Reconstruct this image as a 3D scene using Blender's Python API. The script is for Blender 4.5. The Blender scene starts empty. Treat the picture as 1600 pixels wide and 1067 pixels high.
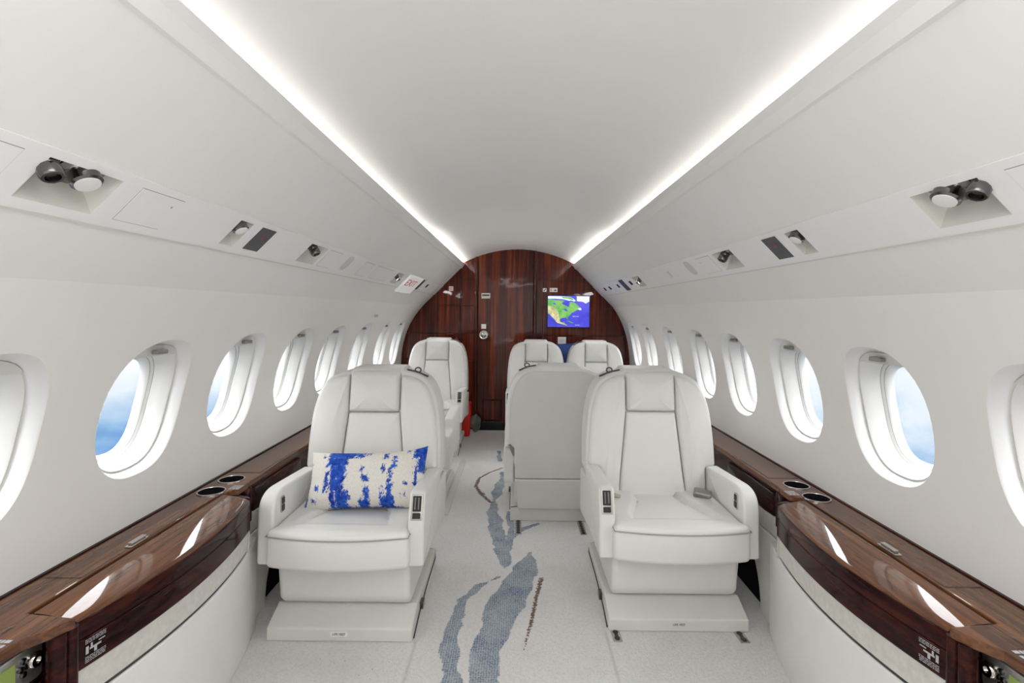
import bpy, bmesh, math, random
from mathutils import Vector, Matrix, noise as mnoise
random.seed(7)
SC = bpy.context.scene
COL = SC.collection
PI = math.pi
H = 1.16          # camera height above the cabin floor
YB = 5.0          # rear bulkhead
Y0 = -0.7         # where the modelled shell starts (behind the camera)

# ------------------------------------------------------------------ materials
def nodes_of(name):
    m = bpy.data.materials.new(name); m.use_nodes = True
    nt = m.node_tree
    return m, nt, nt.nodes['Principled BSDF']

def L(nt, a, b): nt.links.new(a, b)

def coords(nt, scale=(1, 1, 1), kind='Object'):
    tc = nt.nodes.new('ShaderNodeTexCoord'); mp = nt.nodes.new('ShaderNodeMapping')
    mp.inputs['Scale'].default_value = scale
    L(nt, tc.outputs[kind], mp.inputs['Vector'])
    return mp.outputs['Vector']

def noise_tex(nt, vec, scale, detail=4, rough=.55, dist=0):
    n = nt.nodes.new('ShaderNodeTexNoise')
    n.inputs['Scale'].default_value = scale; n.inputs['Detail'].default_value = detail
    n.inputs['Roughness'].default_value = rough; n.inputs['Distortion'].default_value = dist
    L(nt, vec, n.inputs['Vector'])
    return n.outputs['Fac']

def ramp(nt, fac, stops):
    r = nt.nodes.new('ShaderNodeValToRGB')
    el = r.color_ramp.elements
    while len(el) < len(stops): el.new(.5)
    for e, (p, c) in zip(el, stops):
        e.position = p; e.color = (*c, 1)
    L(nt, fac, r.inputs['Fac'])
    return r.outputs['Color']

def bump(nt, bsdf, h, strength, dist=.01):
    b = nt.nodes.new('ShaderNodeBump')
    b.inputs['Strength'].default_value = strength; b.inputs['Distance'].default_value = dist
    L(nt, h, b.inputs['Height']); L(nt, b.outputs['Normal'], bsdf.inputs['Normal'])

def math_n(nt, op, a, b=None, clamp=False):
    n = nt.nodes.new('ShaderNodeMath'); n.operation = op; n.use_clamp = clamp
    for i, v in enumerate((a, b)):
        if v is None: continue
        if isinstance(v, (int, float)): n.inputs[i].default_value = v
        else: L(nt, v, n.inputs[i])
    return n.outputs[0]

def mixc(nt, fac, a, b):
    n = nt.nodes.new('ShaderNodeMix'); n.data_type = 'RGBA'
    if isinstance(fac, (int, float)): n.inputs[0].default_value = fac
    else: L(nt, fac, n.inputs[0])
    for i, v in ((6, a), (7, b)):
        if isinstance(v, tuple): n.inputs[i].default_value = (*v, 1)
        else: L(nt, v, n.inputs[i])
    return n.outputs[2]

def plain(name, c, rough=.5, metal=0, var=.04, nscale=9, spec=.5, coat=0, bmp=0, bscale=300, emit=None, estr=0):
    m, nt, b = nodes_of(name)
    v = coords(nt)
    f = noise_tex(nt, v, nscale, 3)
    c0 = tuple(max(0, x * (1 - var)) for x in c); c1 = tuple(min(1, x * (1 + var)) for x in c)
    L(nt, ramp(nt, f, [(.3, c0), (.7, c1)]), b.inputs['Base Color'])
    b.inputs['Roughness'].default_value = rough; b.inputs['Metallic'].default_value = metal
    b.inputs['Specular IOR Level'].default_value = spec
    b.inputs['Coat Weight'].default_value = coat; b.inputs['Coat Roughness'].default_value = .03
    if bmp:
        bump(nt, b, noise_tex(nt, v, bscale, 2), bmp, .002)
    if emit:
        b.inputs['Emission Color'].default_value = (*emit, 1); b.inputs['Emission Strength'].default_value = estr
    return m

def wood(name, scale, stops, rough=.06, wav=.05, dist=.5, spec=.5):
    m, nt, b = nodes_of(name)
    v = coords(nt, scale)
    f1 = noise_tex(nt, v, 1.0, 6, .6, dist)
    f2 = noise_tex(nt, v, 5.0, 4, .6, .4)
    f = math_n(nt, 'ADD', math_n(nt, 'MULTIPLY', f1, .65), math_n(nt, 'MULTIPLY', f2, .35))
    L(nt, ramp(nt, f, stops), b.inputs['Base Color'])
    b.inputs['Roughness'].default_value = rough
    b.inputs['Specular IOR Level'].default_value = spec
    b.inputs['Coat Weight'].default_value = .0
    if wav:
        w = coords(nt, (1, 1, 1)); bump(nt, b, noise_tex(nt, w, 9, 1), wav, .02)
    return m

M = {}
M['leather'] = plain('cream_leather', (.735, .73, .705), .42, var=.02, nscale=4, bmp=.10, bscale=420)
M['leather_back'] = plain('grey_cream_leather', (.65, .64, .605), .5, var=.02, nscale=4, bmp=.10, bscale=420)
M['plastic'] = plain('cream_painted_shroud', (.68, .67, .64), .45, var=.02, bmp=.05, bscale=500)
M['piping'] = plain('grey_seam_thread', (.34, .335, .32), .7)  # darker grey thread colour for the seat piping
M['panel'] = plain('white_sidewall_panel', (.85, .84, .82), .5, var=.012, nscale=3)
M['soffit'] = plain('white_soffit_panel', (.80, .795, .78), .5, var=.012, nscale=3)
M['strip'] = plain('white_service_strip', (.82, .825, .825), .45, var=.012, nscale=3)
M['ceil'] = plain('white_ceiling_panel', (.80, .795, .78), .55, var=.012, nscale=3)
M['bezel'] = plain('white_window_bezel', (.76, .76, .755), .35, var=.01)
M['reveal'] = plain('white_window_reveal', (.72, .72, .70), .4, var=.01)
M['seal'] = plain('grey_window_seal', (.22, .22, .22), .5)
M['pocket'] = plain('cream_pocket', (.66, .65, .60), .5)
M['line'] = plain('dark_gap', (.05, .05, .05), .6)
M['softline'] = plain('grey_gap', (.30, .30, .30), .6)
M['white'] = plain('white_placard', (.85, .85, .84), .4)
M['pwhite'] = plain('white_print', (.42, .42, .44), .5)
M['red'] = plain('red_print', (.62, .03, .03), .5)
M['dimred'] = plain('dim_red_symbol', (.30, .07, .10), .5)
M['redbag'] = plain('red_case', (.72, .012, .01), .4, var=.1)
M['sack'] = plain('grey_green_cloth', (.16, .18, .15), .8, var=.3, nscale=20)
M['blue'] = plain('blue_cloth', (.015, .05, .22), .7, var=.3, nscale=20, bmp=.2, bscale=200)
M['chrome'] = plain('polished_chrome', (.62, .60, .57), .12, 1.0, var=.1)
M['dchrome'] = plain('dark_chrome', (.17, .165, .165), .18, 1.0, var=.15)
M['steel'] = plain('brushed_steel', (.50, .50, .47), .35, .9)
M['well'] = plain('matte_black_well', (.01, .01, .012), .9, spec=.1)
M['black'] = plain('black_gloss', (.012, .012, .014), .15)
M['signdark'] = plain('dark_sign_face', (.06, .06, .07), .35)
M['grey'] = plain('grey_handle', (.30, .29, .28), .3, .6)
M['shade'] = plain('window_shade', (.66, .655, .64), .5)
M['lens'] = plain('white_lamp_lens', (.70, .70, .69), .25, emit=(1, .98, .94), estr=.03)
M['lcd'] = plain('green_display', (.22, .28, .07), .3, emit=(.5, .62, .12), estr=.04)
M['fabric'] = plain('cream_woven_band', (.60, .585, .54), .8, var=.08, nscale=60, bmp=.5, bscale=260)
M['dado'] = plain('cream_lower_panel', (.78, .77, .745), .5, var=.02, bmp=.04, bscale=400)
M['cove'] = plain('cove_lamp_strip', (.9, .9, .9), .5, emit=(1, .96, .90), estr=6)
M['cove_rear'] = plain('rear_cove_lamp_strip', (.9, .9, .9), .5, emit=(1, .97, .92), estr=22)
M['mesh'] = plain('speaker_mesh', (.42, .415, .41), .6)
M['grille'] = plain('speaker_fabric', (.62, .625, .61), .8)
RW = [(.30, (.008, .002, .002)), (.45, (.050, .008, .005)), (.56, (.14, .022, .009)), (.70, (.30, .065, .018))]
M['bulk'] = wood('rosewood_bulkhead', (26, 26, .8), RW, .06, .06, 1.0, .32)
M['doorwood'] = wood('rosewood_door', (22, 22, .6), [(.27, (.008, .002, .002)), (.45, (.050, .008, .005)), (.57, (.16, .026, .010)), (.70, (.32, .07, .02))], .05, .06, 1.0, .32)
M['ledge'] = wood('walnut_ledge', (34, 1.3, 34), [(.30, (.030, .011, .006)), (.46, (.085, .032, .014)), (.58, (.16, .062, .024)), (.72, (.25, .105, .04))], .035, .0)
M['front'] = wood('rosewood_front', (20, 2.0, 20), [(.32, (.006, .002, .003)), (.47, (.022, .005, .005)), (.60, (.06, .011, .006)), (.75, (.12, .028, .012))], .03, .0, .5, .16)

def carpet_mat():
    m, nt, b = nodes_of('cream_patterned_carpet')
    v = coords(nt)
    at = nt.nodes.new('ShaderNodeAttribute'); at.attribute_name = 'stroke'
    sp = nt.nodes.new('ShaderNodeSeparateColor'); L(nt, at.outputs['Color'], sp.inputs[0])
    fine = noise_tex(nt, v, 240, 3, .7)
    pile = noise_tex(nt, v, 90, 4, .7)
    base = ramp(nt, pile, [(.25, (.76, .735, .71)), (.55, (.90, .885, .87))])
    big = noise_tex(nt, v, 5, 3)
    base = mixc(nt, math_n(nt, 'MULTIPLY', math_n(nt, 'SUBTRACT', big, .5, True), 1.2), base, (.70, .67, .63))
    # woven tufts inside the brush strokes
    vo = nt.nodes.new('ShaderNodeTexVoronoi'); vo.inputs['Scale'].default_value = 120; vo.inputs['Randomness'].default_value = .35
    L(nt, v, vo.inputs['Vector'])
    tone = noise_tex(nt, v, 9, 3)
    bl = ramp(nt, tone, [(.32, (.36, .43, .50)), (.5, (.24, .31, .39)), (.64, (.10, .15, .33))])
    light = mixc(nt, .55, bl, (.72, .72, .72))
    tuft = math_n(nt, 'GREATER_THAN', vo.outputs['Distance'], .42)
    strokec = mixc(nt, tuft, bl, light)
    edge = math_n(nt, 'ADD', sp.outputs[0], math_n(nt, 'MULTIPLY', math_n(nt, 'SUBTRACT', pile, .5), .9))
    f = math_n(nt, 'MULTIPLY', math_n(nt, 'SUBTRACT', edge, .44), 9, True)
    c = mixc(nt, f, base, strokec)
    eb = math_n(nt, 'ADD', sp.outputs[1], math_n(nt, 'MULTIPLY', math_n(nt, 'SUBTRACT', pile, .5), 3.2))
    fb = math_n(nt, 'MULTIPLY', math_n(nt, 'SUBTRACT', eb, .5), 6, True)
    c = mixc(nt, fb, c, (.23, .16, .14))
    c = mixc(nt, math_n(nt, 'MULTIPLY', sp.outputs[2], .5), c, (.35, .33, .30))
    L(nt, c, b.inputs['Base Color'])
    b.inputs['Roughness'].default_value = .95; b.inputs['Specular IOR Level'].default_value = .1
    bump(nt, b, math_n(nt, 'ADD', pile, fine), .9, .006)
    return m
M['carpet'] = carpet_mat()

def pillow_mat():
    m, nt, b = nodes_of('blue_distressed_linen')
    at = nt.nodes.new('ShaderNodeAttribute'); at.attribute_name = 'paint'
    v = coords(nt); vs = coords(nt, (1.6, 1.6, .8))
    n1 = noise_tex(nt, vs, 60, 5, .75); n2 = noise_tex(nt, v, 260, 3, .7)
    e = math_n(nt, 'ADD', at.outputs['Fac'], math_n(nt, 'MULTIPLY', math_n(nt, 'SUBTRACT', n1, .5), 1.8))
    e = math_n(nt, 'ADD', e, math_n(nt, 'MULTIPLY', math_n(nt, 'SUBTRACT', n2, .5), .8))
    f = math_n(nt, 'MULTIPLY', math_n(nt, 'SUBTRACT', e, .52), 10, True)
    blue = ramp(nt, noise_tex(nt, v, 45, 4), [(.35, (.008, .035, .30)), (.62, (.03, .12, .55))])
    lin = ramp(nt, n2, [(.3, (.66, .63, .57)), (.7, (.82, .80, .74))])
    L(nt, mixc(nt, f, lin, blue), b.inputs['Base Color'])
    b.inputs['Roughness'].default_value = .9; b.inputs['Specular IOR Level'].default_value = .15
    bump(nt, b, n2, .5, .004)
    return m
M['pillow'] = pillow_mat()

def glass_mat():
    m = bpy.data.materials.new('window_glass'); m.use_nodes = True; nt = m.node_tree
    nt.nodes.clear()
    out = nt.nodes.new('ShaderNodeOutputMaterial'); mx = nt.nodes.new('ShaderNodeMixShader')
    tr = nt.nodes.new('ShaderNodeBsdfTransparent'); gl = nt.nodes.new('ShaderNodeBsdfGlossy')
    gl.inputs['Roughness'].default_value = .02; mx.inputs[0].default_value = .04
    n = noise_tex(nt, coords(nt), 3, 2)
    L(nt, ramp(nt, n, [(.3, (.97, .985, 1)), (.7, (1, 1, 1))]), tr.inputs['Color'])
    L(nt, tr.outputs[0], mx.inputs[1]); L(nt, gl.outputs[0], mx.inputs[2]); L(nt, mx.outputs[0], out.inputs[0])
    return m
M['glass'] = glass_mat()

def screen(name, c0, c1, sc, e=.62):
    m, nt, b = nodes_of(name)
    c = ramp(nt, noise_tex(nt, coords(nt), sc, 5, .65), [(.35, c0), (.65, c1)])
    L(nt, c, b.inputs['Base Color']); L(nt, c, b.inputs['Emission Color'])
    b.inputs['Emission Strength'].default_value = e; b.inputs['Roughness'].default_value = .25
    return m
M['ocean'] = screen('map_ocean', (.015, .02, .42), (.09, .08, .62), 3)
M['land'] = screen('map_forest', (.02, .30, .06), (.22, .42, .10), 14)
M['tan'] = screen('map_desert', (.24, .28, .08), (.62, .56, .34), 22)
M['ice'] = screen('map_ice', (.50, .56, .68), (.72, .74, .84), 20)
M['mapband'] = screen('map_lavender', (.42, .40, .62), (.5, .5, .70), 4)

# ------------------------------------------------------------------ mesh helpers
class MB:
    def __init__(s): s.v = []; s.f = []; s.mi = []; s.cur = 0
    def vert(s, p): s.v.append(Vector(p)); return len(s.v) - 1
    def face(s, idx): s.f.append(tuple(idx)); s.mi.append(s.cur)
    def mat(s, i): s.cur = i; return s
    def poly(s, pts): s.face([s.vert(p) for p in pts]); return s
    def grid(s, rows, closed=False):
        ids = [[s.vert(p) for p in r] for r in rows]
        n = len(rows[0])
        for a, b in zip(ids[:-1], ids[1:]):
            for i in range(n if closed else n - 1):
                j = (i + 1) % n
                s.face((a[i], a[j], b[j], b[i]))
        return ids
    def box(s, x0, x1, y0, y1, z0, z1):
        p = [s.vert((x, y, z)) for z in (z0, z1) for y in (y0, y1) for x in (x0, x1)]
        for q in ((0, 2, 3, 1), (4, 5, 7, 6), (0, 1, 5, 4), (2, 6, 7, 3), (0, 4, 6, 2), (1, 3, 7, 5)):
            s.face([p[i] for i in q])
        return s
    def prism(s, pts, fn, a0, a1):
        """closed 2-D outline swept from a0 to a1; fn(u, v, a) -> point"""
        lo = [s.vert(fn(u, v, a0)) for u, v in pts]; hi = [s.vert(fn(u, v, a1)) for u, v in pts]
        n = len(pts)
        for i in range(n):
            j = (i + 1) % n
            s.face((lo[i], lo[j], hi[j], hi[i]))
        s.face(lo[::-1]); s.face(hi)
        return s
    def tube(s, pts, r, n=6, closed=False):
        pts = [Vector(p) for p in pts]; k = len(pts); rows = []
        up = None
        for i, p in enumerate(pts):
            if closed: d = pts[(i + 1) % k] - pts[i - 1]
            else: d = pts[min(i + 1, k - 1)] - pts[max(i - 1, 0)]
            d.normalize()
            if up is None:
                up = Vector((0, 0, 1)) if abs(d.z) < .8 else Vector((0, 1, 0))
            a = d.cross(up)
            if a.length < 1e-4: a = d.cross(Vector((1, 0, 0)))
            a.normalize(); b = d.cross(a).normalized(); up = -b if b.dot(up) < 0 else b
            b = up; a = d.cross(b).normalized()
            rr = r[i] if isinstance(r, (list, tuple)) else r
            rows.append([p + a * rr * math.cos(2 * PI * q / n) + b * rr * math.sin(2 * PI * q / n) for q in range(n)])
        if closed: rows.append(rows[0])
        ids = s.grid(rows, True)
        if not closed:
            s.face(ids[0][::-1]); s.face(ids[-1])
        return s
    def lathe(s, prof, o, d, n=24):
        """profile [(radius, height)] about the axis d through o"""
        o = Vector(o); d = Vector(d).normalized()
        a = d.orthogonal().normalized(); b = d.cross(a)
        rows = [[o + d * h + (a * math.cos(2 * PI * q / n) + b * math.sin(2 * PI * q / n)) * max(r, 1e-5) for q in range(n)] for r, h in prof]
        ids = s.grid(rows, True)
        s.face(ids[0][::-1]); s.face(ids[-1])
        return s
    def pad(s, outline, fn, d0, d1, rb=.01, rf=.02, puff=.01, rings=7, disp=None, seg=5):
        """upholstered pad: outline (u, v) ccw, swept from d0 (back) to d1 (front) with rounded rims; fn(u, v, d)"""
        n = len(outline); P = [Vector((u, v)) for u, v in outline]
        N = []
        for i in range(n):
            e0 = (P[i] - P[i - 1]).normalized(); e1 = (P[(i + 1) % n] - P[i]).normalized()
            t = (e0 + e1).normalized(); nn = Vector((t.y, -t.x))
            c = max(.5, nn.dot(Vector((e1.y, -e1.x)))); N.append(nn / c)
        def ins(k): return [P[i] - N[i] * k for i in range(n)]
        cen = sum(P, Vector((0, 0))) / n
        rows = []
        def add(pts, d): rows.append([fn(p.x, p.y, d) for p in pts])
        for k in range(seg + 1):
            a = PI / 2 * k / seg
            add(ins(rb * (1 - math.sin(a))), d0 + rb * (1 - math.cos(a)))
        for k in range(seg + 1):
            a = PI / 2 * k / seg
            add(ins(rf * (1 - math.cos(a))), d1 - rf * (1 - math.sin(a)))
        inner = ins(rf)
        for k in range(1, rings + 1):
            t = k / rings * .985
            q = [p.lerp(cen, t) for p in inner]
            bulge = puff * (1 - (1 - t) ** 2.2)
            rows.append([fn(p.x, p.y, d1 + bulge + (disp(p.x, p.y) if disp else 0)) for p in q])
        ids = s.grid(rows, True)
        s.face(ids[0][::-1]); s.face(ids[-1])
        return s
    def build(s, name, mats, parent=None, smooth=True, bevel=0, recalc=True, angle=40):
        if not isinstance(mats, (list, tuple)): mats = [mats]
        off = Vector((0, 0, 0))
        if parent is not None:
            w = parent
            while w is not None: off += Vector(w.location); w = w.parent
        else:
            xs = [p.x for p in s.v]; ys = [p.y for p in s.v]; zs = [p.z for p in s.v]
            off = Vector(((min(xs) + max(xs)) / 2, (min(ys) + max(ys)) / 2, min(zs)))
        me = bpy.data.meshes.new(name)
        me.from_pydata([p - off for p in s.v], [], s.f)
        for m in mats: me.materials.append(m)
        for p, i in zip(me.polygons, s.mi): p.material_index = i
        if recalc:
            bm = bmesh.new(); bm.from_mesh(me); bmesh.ops.recalc_face_normals(bm, faces=bm.faces); bm.to_mesh(me); bm.free()
        o = bpy.data.objects.new(name, me); COL.objects.link(o)
        if parent is not None: o.parent = parent
        else: o.location = off
        if bevel:
            b = o.modifiers.new('bevel', 'BEVEL'); b.width = bevel; b.segments = 3; b.limit_method = 'ANGLE'; b.angle_limit = math.radians(30)
        if smooth:
            for p in me.polygons: p.use_smooth = True
            me.set_sharp_from_angle(angle=math.radians(angle))
        return o

def tag(o, label, cat, group=None):
    o['label'] = label; o['category'] = cat
    if group: o['group'] = group
    return o
def struct(o): o['kind'] = 'structure'; return o
def thing(name, label, cat, loc=(0, 0, 0), group=None):
    o = bpy.data.objects.new(name, None); COL.objects.link(o); o.location = loc; o.empty_display_size = .05
    return tag(o, label, cat, group)

def rpoly(pts, step=.02):
    """[(u, v, corner radius)] -> smooth resampled outline"""
    n = len(pts); out = []
    for i in range(n):
        p = Vector(pts[i][:2]); a = Vector(pts[i - 1][:2]); b = Vector(pts[(i + 1) % n][:2]); r = pts[i][2]
        if r <= 0: out.append(p); continue
        r0 = min(r, (a - p).length * .48); r1 = min(r, (b - p).length * .48)
        s = p + (a - p).normalized() * r0; e = p + (b - p).normalized() * r1
        for k in range(7):
            t = k / 6
            out.append(s * (1 - t) ** 2 + p * 2 * t * (1 - t) + e * t * t)
    res = []
    for i in range(len(out)):
        a = out[i]; b = out[(i + 1) % len(out)]; d = (b - a).length
        if d < 1e-6: continue
        k = max(1, int(d / step))
        for q in range(k): res.append(tuple(a.lerp(b, q / k)))
    return res

def text_mesh(name, txt, size, mat, mtx, parent=None, ext=.0004):
    c = bpy.data.curves.new(name, 'FONT'); c.body = txt; c.size = size; c.align_x = 'CENTER'; c.align_y = 'CENTER'; c.extrude = ext
    t = bpy.data.objects.new(name, c); COL.objects.link(t)
    bpy.context.view_layer.update()
    me = bpy.data.meshes.new_from_object(t.evaluated_get(bpy.context.evaluated_depsgraph_get()))
    COL.objects.unlink(t); bpy.data.objects.remove(t); bpy.data.curves.remove(c)
    off = Vector((0, 0, 0)); w = parent
    while w is not None: off += Vector(w.location); w = w.parent
    me.transform(Matrix.Translation(-off) @ mtx)
    me.materials.clear(); me.materials.append(mat)
    o = bpy.data.objects.new(name, me); COL.objects.link(o)
    if parent is not None: o.parent = parent
    return o

def basis(o, x, y):
    x = Vector(x).normalized(); y = Vector(y).normalized(); z = x.cross(y).normalized()
    m = Matrix((x, y, z)).transposed().to_4x4(); m.translation = Vector(o); return m

# ------------------------------------------------------------------ cabin profile
def wx(s, z):
    k = max(0, z - .55) ** 2.8
    return s * (1.115 - .618 * k) + .0705 * k
A0, A1 = Vector((.522, H + .453)), Vector((.922, H + .05))
def SP(s, t, y, d=0):
    """point on the sloping overhead panel: t 0 at the light cove .. 1 at the window panel, d into the cabin"""
    p = A0.lerp(A1, t)
    n = Vector((-.403, -.40)).normalized()
    return Vector((s * (p.x + n.x * d) + .022, y, p.y + n.y * d))
def SN(s): n = Vector((-.403, -.40)).normalized(); return Vector((s * n.x, 0, n.y))
SIDE = {-1: 'left', 1: 'right'}

# ------------------------------------------------------------------ floor with its brush-stroke pattern
def build_floor():
    S = {0: [[(-0.061, 2.237, .004), (-.141, 2.155, .013), (-.199, 2.051, .021), (-.215, 1.914, .026), (-.212, 1.779, .024), (-.204, 1.663, .029), (-.189, 1.594, .034), (-.17, 1.45, .04)],
             [(.077, 2.463, .006), (.072, 2.387, .036), (.055, 2.298, .057), (.015, 2.158, .062), (-.024, 2.039, .076), (-.055, 1.916, .062), (-.084, 1.781, .051), (-.096, 1.665, .048), (-.088, 1.596, .046), (-.07, 1.45, .04)],
             [(-.036, 2.274, .004), (-.038, 2.379, .027), (-.067, 2.569, .048), (-.09, 2.735, .058), (-.117, 2.924, .044), (-.118, 3.1, .027), (-.105, 3.341, .046), (-.08, 3.526, .031), (-.075, 3.68, .018)],
             [(-.025, 2.955, .026), (-.008, 2.737, .024), (-.02, 2.599, .026), (-.025, 2.474, .012)],
             [(-.011, 2.606, .016), (.053, 2.731, .015), (.135, 2.798, .009)],
             [(-.125, 4.232, .021), (-.121, 4.091, .028), (-.112, 3.962, .015)],
             [(-.204, 3.233, .012), (-.252, 3.379, .013), (-.241, 3.548, .008)]],
         1: [[(.122, 2.222, .010), (.095, 2.073, .008), (.071, 1.918, .007), (.04, 1.758, .003)],
             [(-.139, 3.1, .011), (-.204, 3.233, .012), (-.252, 3.379, .012), (-.241, 3.548, .009), (-.176, 3.676, .008), (-.087, 3.785, .008)]],
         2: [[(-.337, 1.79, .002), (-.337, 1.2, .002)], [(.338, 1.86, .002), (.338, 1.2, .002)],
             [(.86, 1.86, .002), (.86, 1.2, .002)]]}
    def dist(px, py, st, fat=1):
        best = 9
        for (x0, y0, r0), (x1, y1, r1) in zip(st[:-1], st[1:]):
            dx, dy = x1 - x0, y1 - y0; L2 = dx * dx + dy * dy
            t = min(1, max(0, ((px - x0) * dx + (py - y0) * dy) / L2))
            d = math.hypot(px - x0 - t * dx, py - y0 - t * dy) - (r0 + (r1 - r0) * t) * fat
            if d < best: best = d
        return best
    bb = {c: [(min(p[0] for p in st) - .15, max(p[0] for p in st) + .15, min(p[1] for p in st) - .15, max(p[1] for p in st) + .15, st) for st in S[c]] for c in S}
    xs = [-1.15 + .05 * i for i in range(13)] + [-.5 + .009 * i for i in range(1, 112)] + [.5 + .05 * i for i in range(1, 14)]
    ys = [Y0 + .1 * i for i in range(20)] + [1.3 + .012 * i for i in range(0, 260)] + [4.42 + .1 * i for i in range(1, 7)]
    mb = MB(); cols = []
    for y in ys:
        for x in xs:
            w = mnoise.noise(Vector((x * 14, y * 10, 0))) * .018 + mnoise.noise(Vector((x * 40, y * 30, 3))) * .008
            c = []
            for ch in range(3):
                d = 9
                for (a, b, e, f, st) in bb[ch]:
                    if a < x < b and e < y < f: d = min(d, dist(x, y, st, .72 if ch == 0 and y > 2.5 else 1))
                if ch == 0: d += w
                sft = .030 if ch == 0 else .010
                c.append(min(1, max(0, .5 - d / sft)))
            cols.append((*c, 1))
    n = len(xs)
    mb.v = [Vector((x, y, 0)) for y in ys for x in xs]
    for j in range(len(ys) - 1):
        for i in range(n - 1): mb.face((j * n + i, j * n + i + 1, (j + 1) * n + i + 1, (j + 1) * n + i))
    o = mb.build('floor', M['carpet'], recalc=False)
    at = o.data.color_attributes.new('stroke', 'FLOAT_COLOR', 'POINT')
    for i, c in enumerate(cols): at.data[i].color = c
    struct(o)
build_floor()

# ------------------------------------------------------------------ ceiling, overhead panels, cove lamps
mb = MB()
xs = [-.612 + 1.224 * i / 40 for i in range(41)]
mb.grid([[(x + .022, y, H + .600 - .46 * x * x) for x in xs] for y in (Y0, 1, 2, 3, 4, YB)])
struct(mb.build('ceiling', M['ceil'], recalc=False))
tr = 0
for s in (-1, 1):
    # upper overhead panel with its lip and the trough behind
    mb = MB(); rows = []
    for y in (Y0, 1, 2, 3, 4, YB):
        r = [SP(s, .52, y), SP(s, .051, y), SP(s, .049, y, -.004), SP(s, .046, y, -.004), SP(s, .044, y), SP(s, .0, y)]
        r += [Vector((s * x + .022, y, H + z)) for x, z in ((.526, .455), (.552, .414), (.612, .405), (.613, .4275))]
        rows.append(r)
    mb.grid(rows); tr += 1
    struct(mb.build('trim_%d' % tr, M['soffit'], recalc=False, angle=25))
    mb = MB(); mb.grid([[SP(s, .74, y), SP(s, .98, y), SP(s, 1.0, y, .0), SP(s, 1.0, y, -.012)] for y in (Y0, 1, 2, 3, 4, YB)]); tr += 1
    struct(mb.build('trim_%d' % tr, M['soffit'], recalc=False, angle=25))
    mb = MB()
    g = [[(s * x + .022, y, H + .412) for x in (.565, .605)] for y in (Y0, 1.5, 3.1, 4, YB - .01)]
    mb.grid(g[:3]); mb.mat(1).grid(g[2:])
    o = mb.build('cove_light', [M['cove'], M['cove_rear']], recalc=False)
    tag(o, 'warm white light line glowing in the %s ceiling cove' % SIDE[s], 'light', 'cove lights')

# ------------------------------------------------------------------ window walls
FAR = [1.172, 1.672, 2.16, 2.663, 3.143, 3.70, 4.30, 4.81]
WC = [f - .166 for f in FAR]
ZC, HW, HH, NE = .866, .166, .199, 2.5
def sell(a, i=0):
    c, q = math.cos(a), math.sin(a)
    return (math.copysign(abs(c) ** (2 / NE), c) * (HW - i), math.copysign(abs(q) ** (2 / NE), q) * (HH - i * .8))
def wall_cell(mb, s, y0, y1, z0, z1, yc):
    per = []
    k = 14
    for i in range(k): per.append((y0 + (y1 - y0) * i / k, z0))
    for i in range(k): per.append((y1, z0 + (z1 - z0) * i / k))
    for i in range(k): per.append((y1 - (y1 - y0) * i / k, z1))
    for i in range(k): per.append((y0, z1 - (z1 - z0) * i / k))
    rows = []
    inn = []
    for (y, z) in per:
        a = math.atan2((z - ZC) / HH, (y - yc) / HW)
        # match the angle on the superellipse
        c, q = math.cos(a), math.sin(a)
        r = (abs(c) ** NE + abs(q) ** NE) ** (-1 / NE)
        inn.append((yc + c * r * HW, ZC + q * r * HH))
    for t in (0, .25, .5, .75, .9, 1):
        rows.append([(wx(s, p[1] + (q[1] - p[1]) * t), p[0] + (q[0] - p[0]) * t, p[1] + (q[1] - p[1]) * t) for p, q in zip(per, inn)])
    mb.grid(rows, True)
wn = 0
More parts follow.
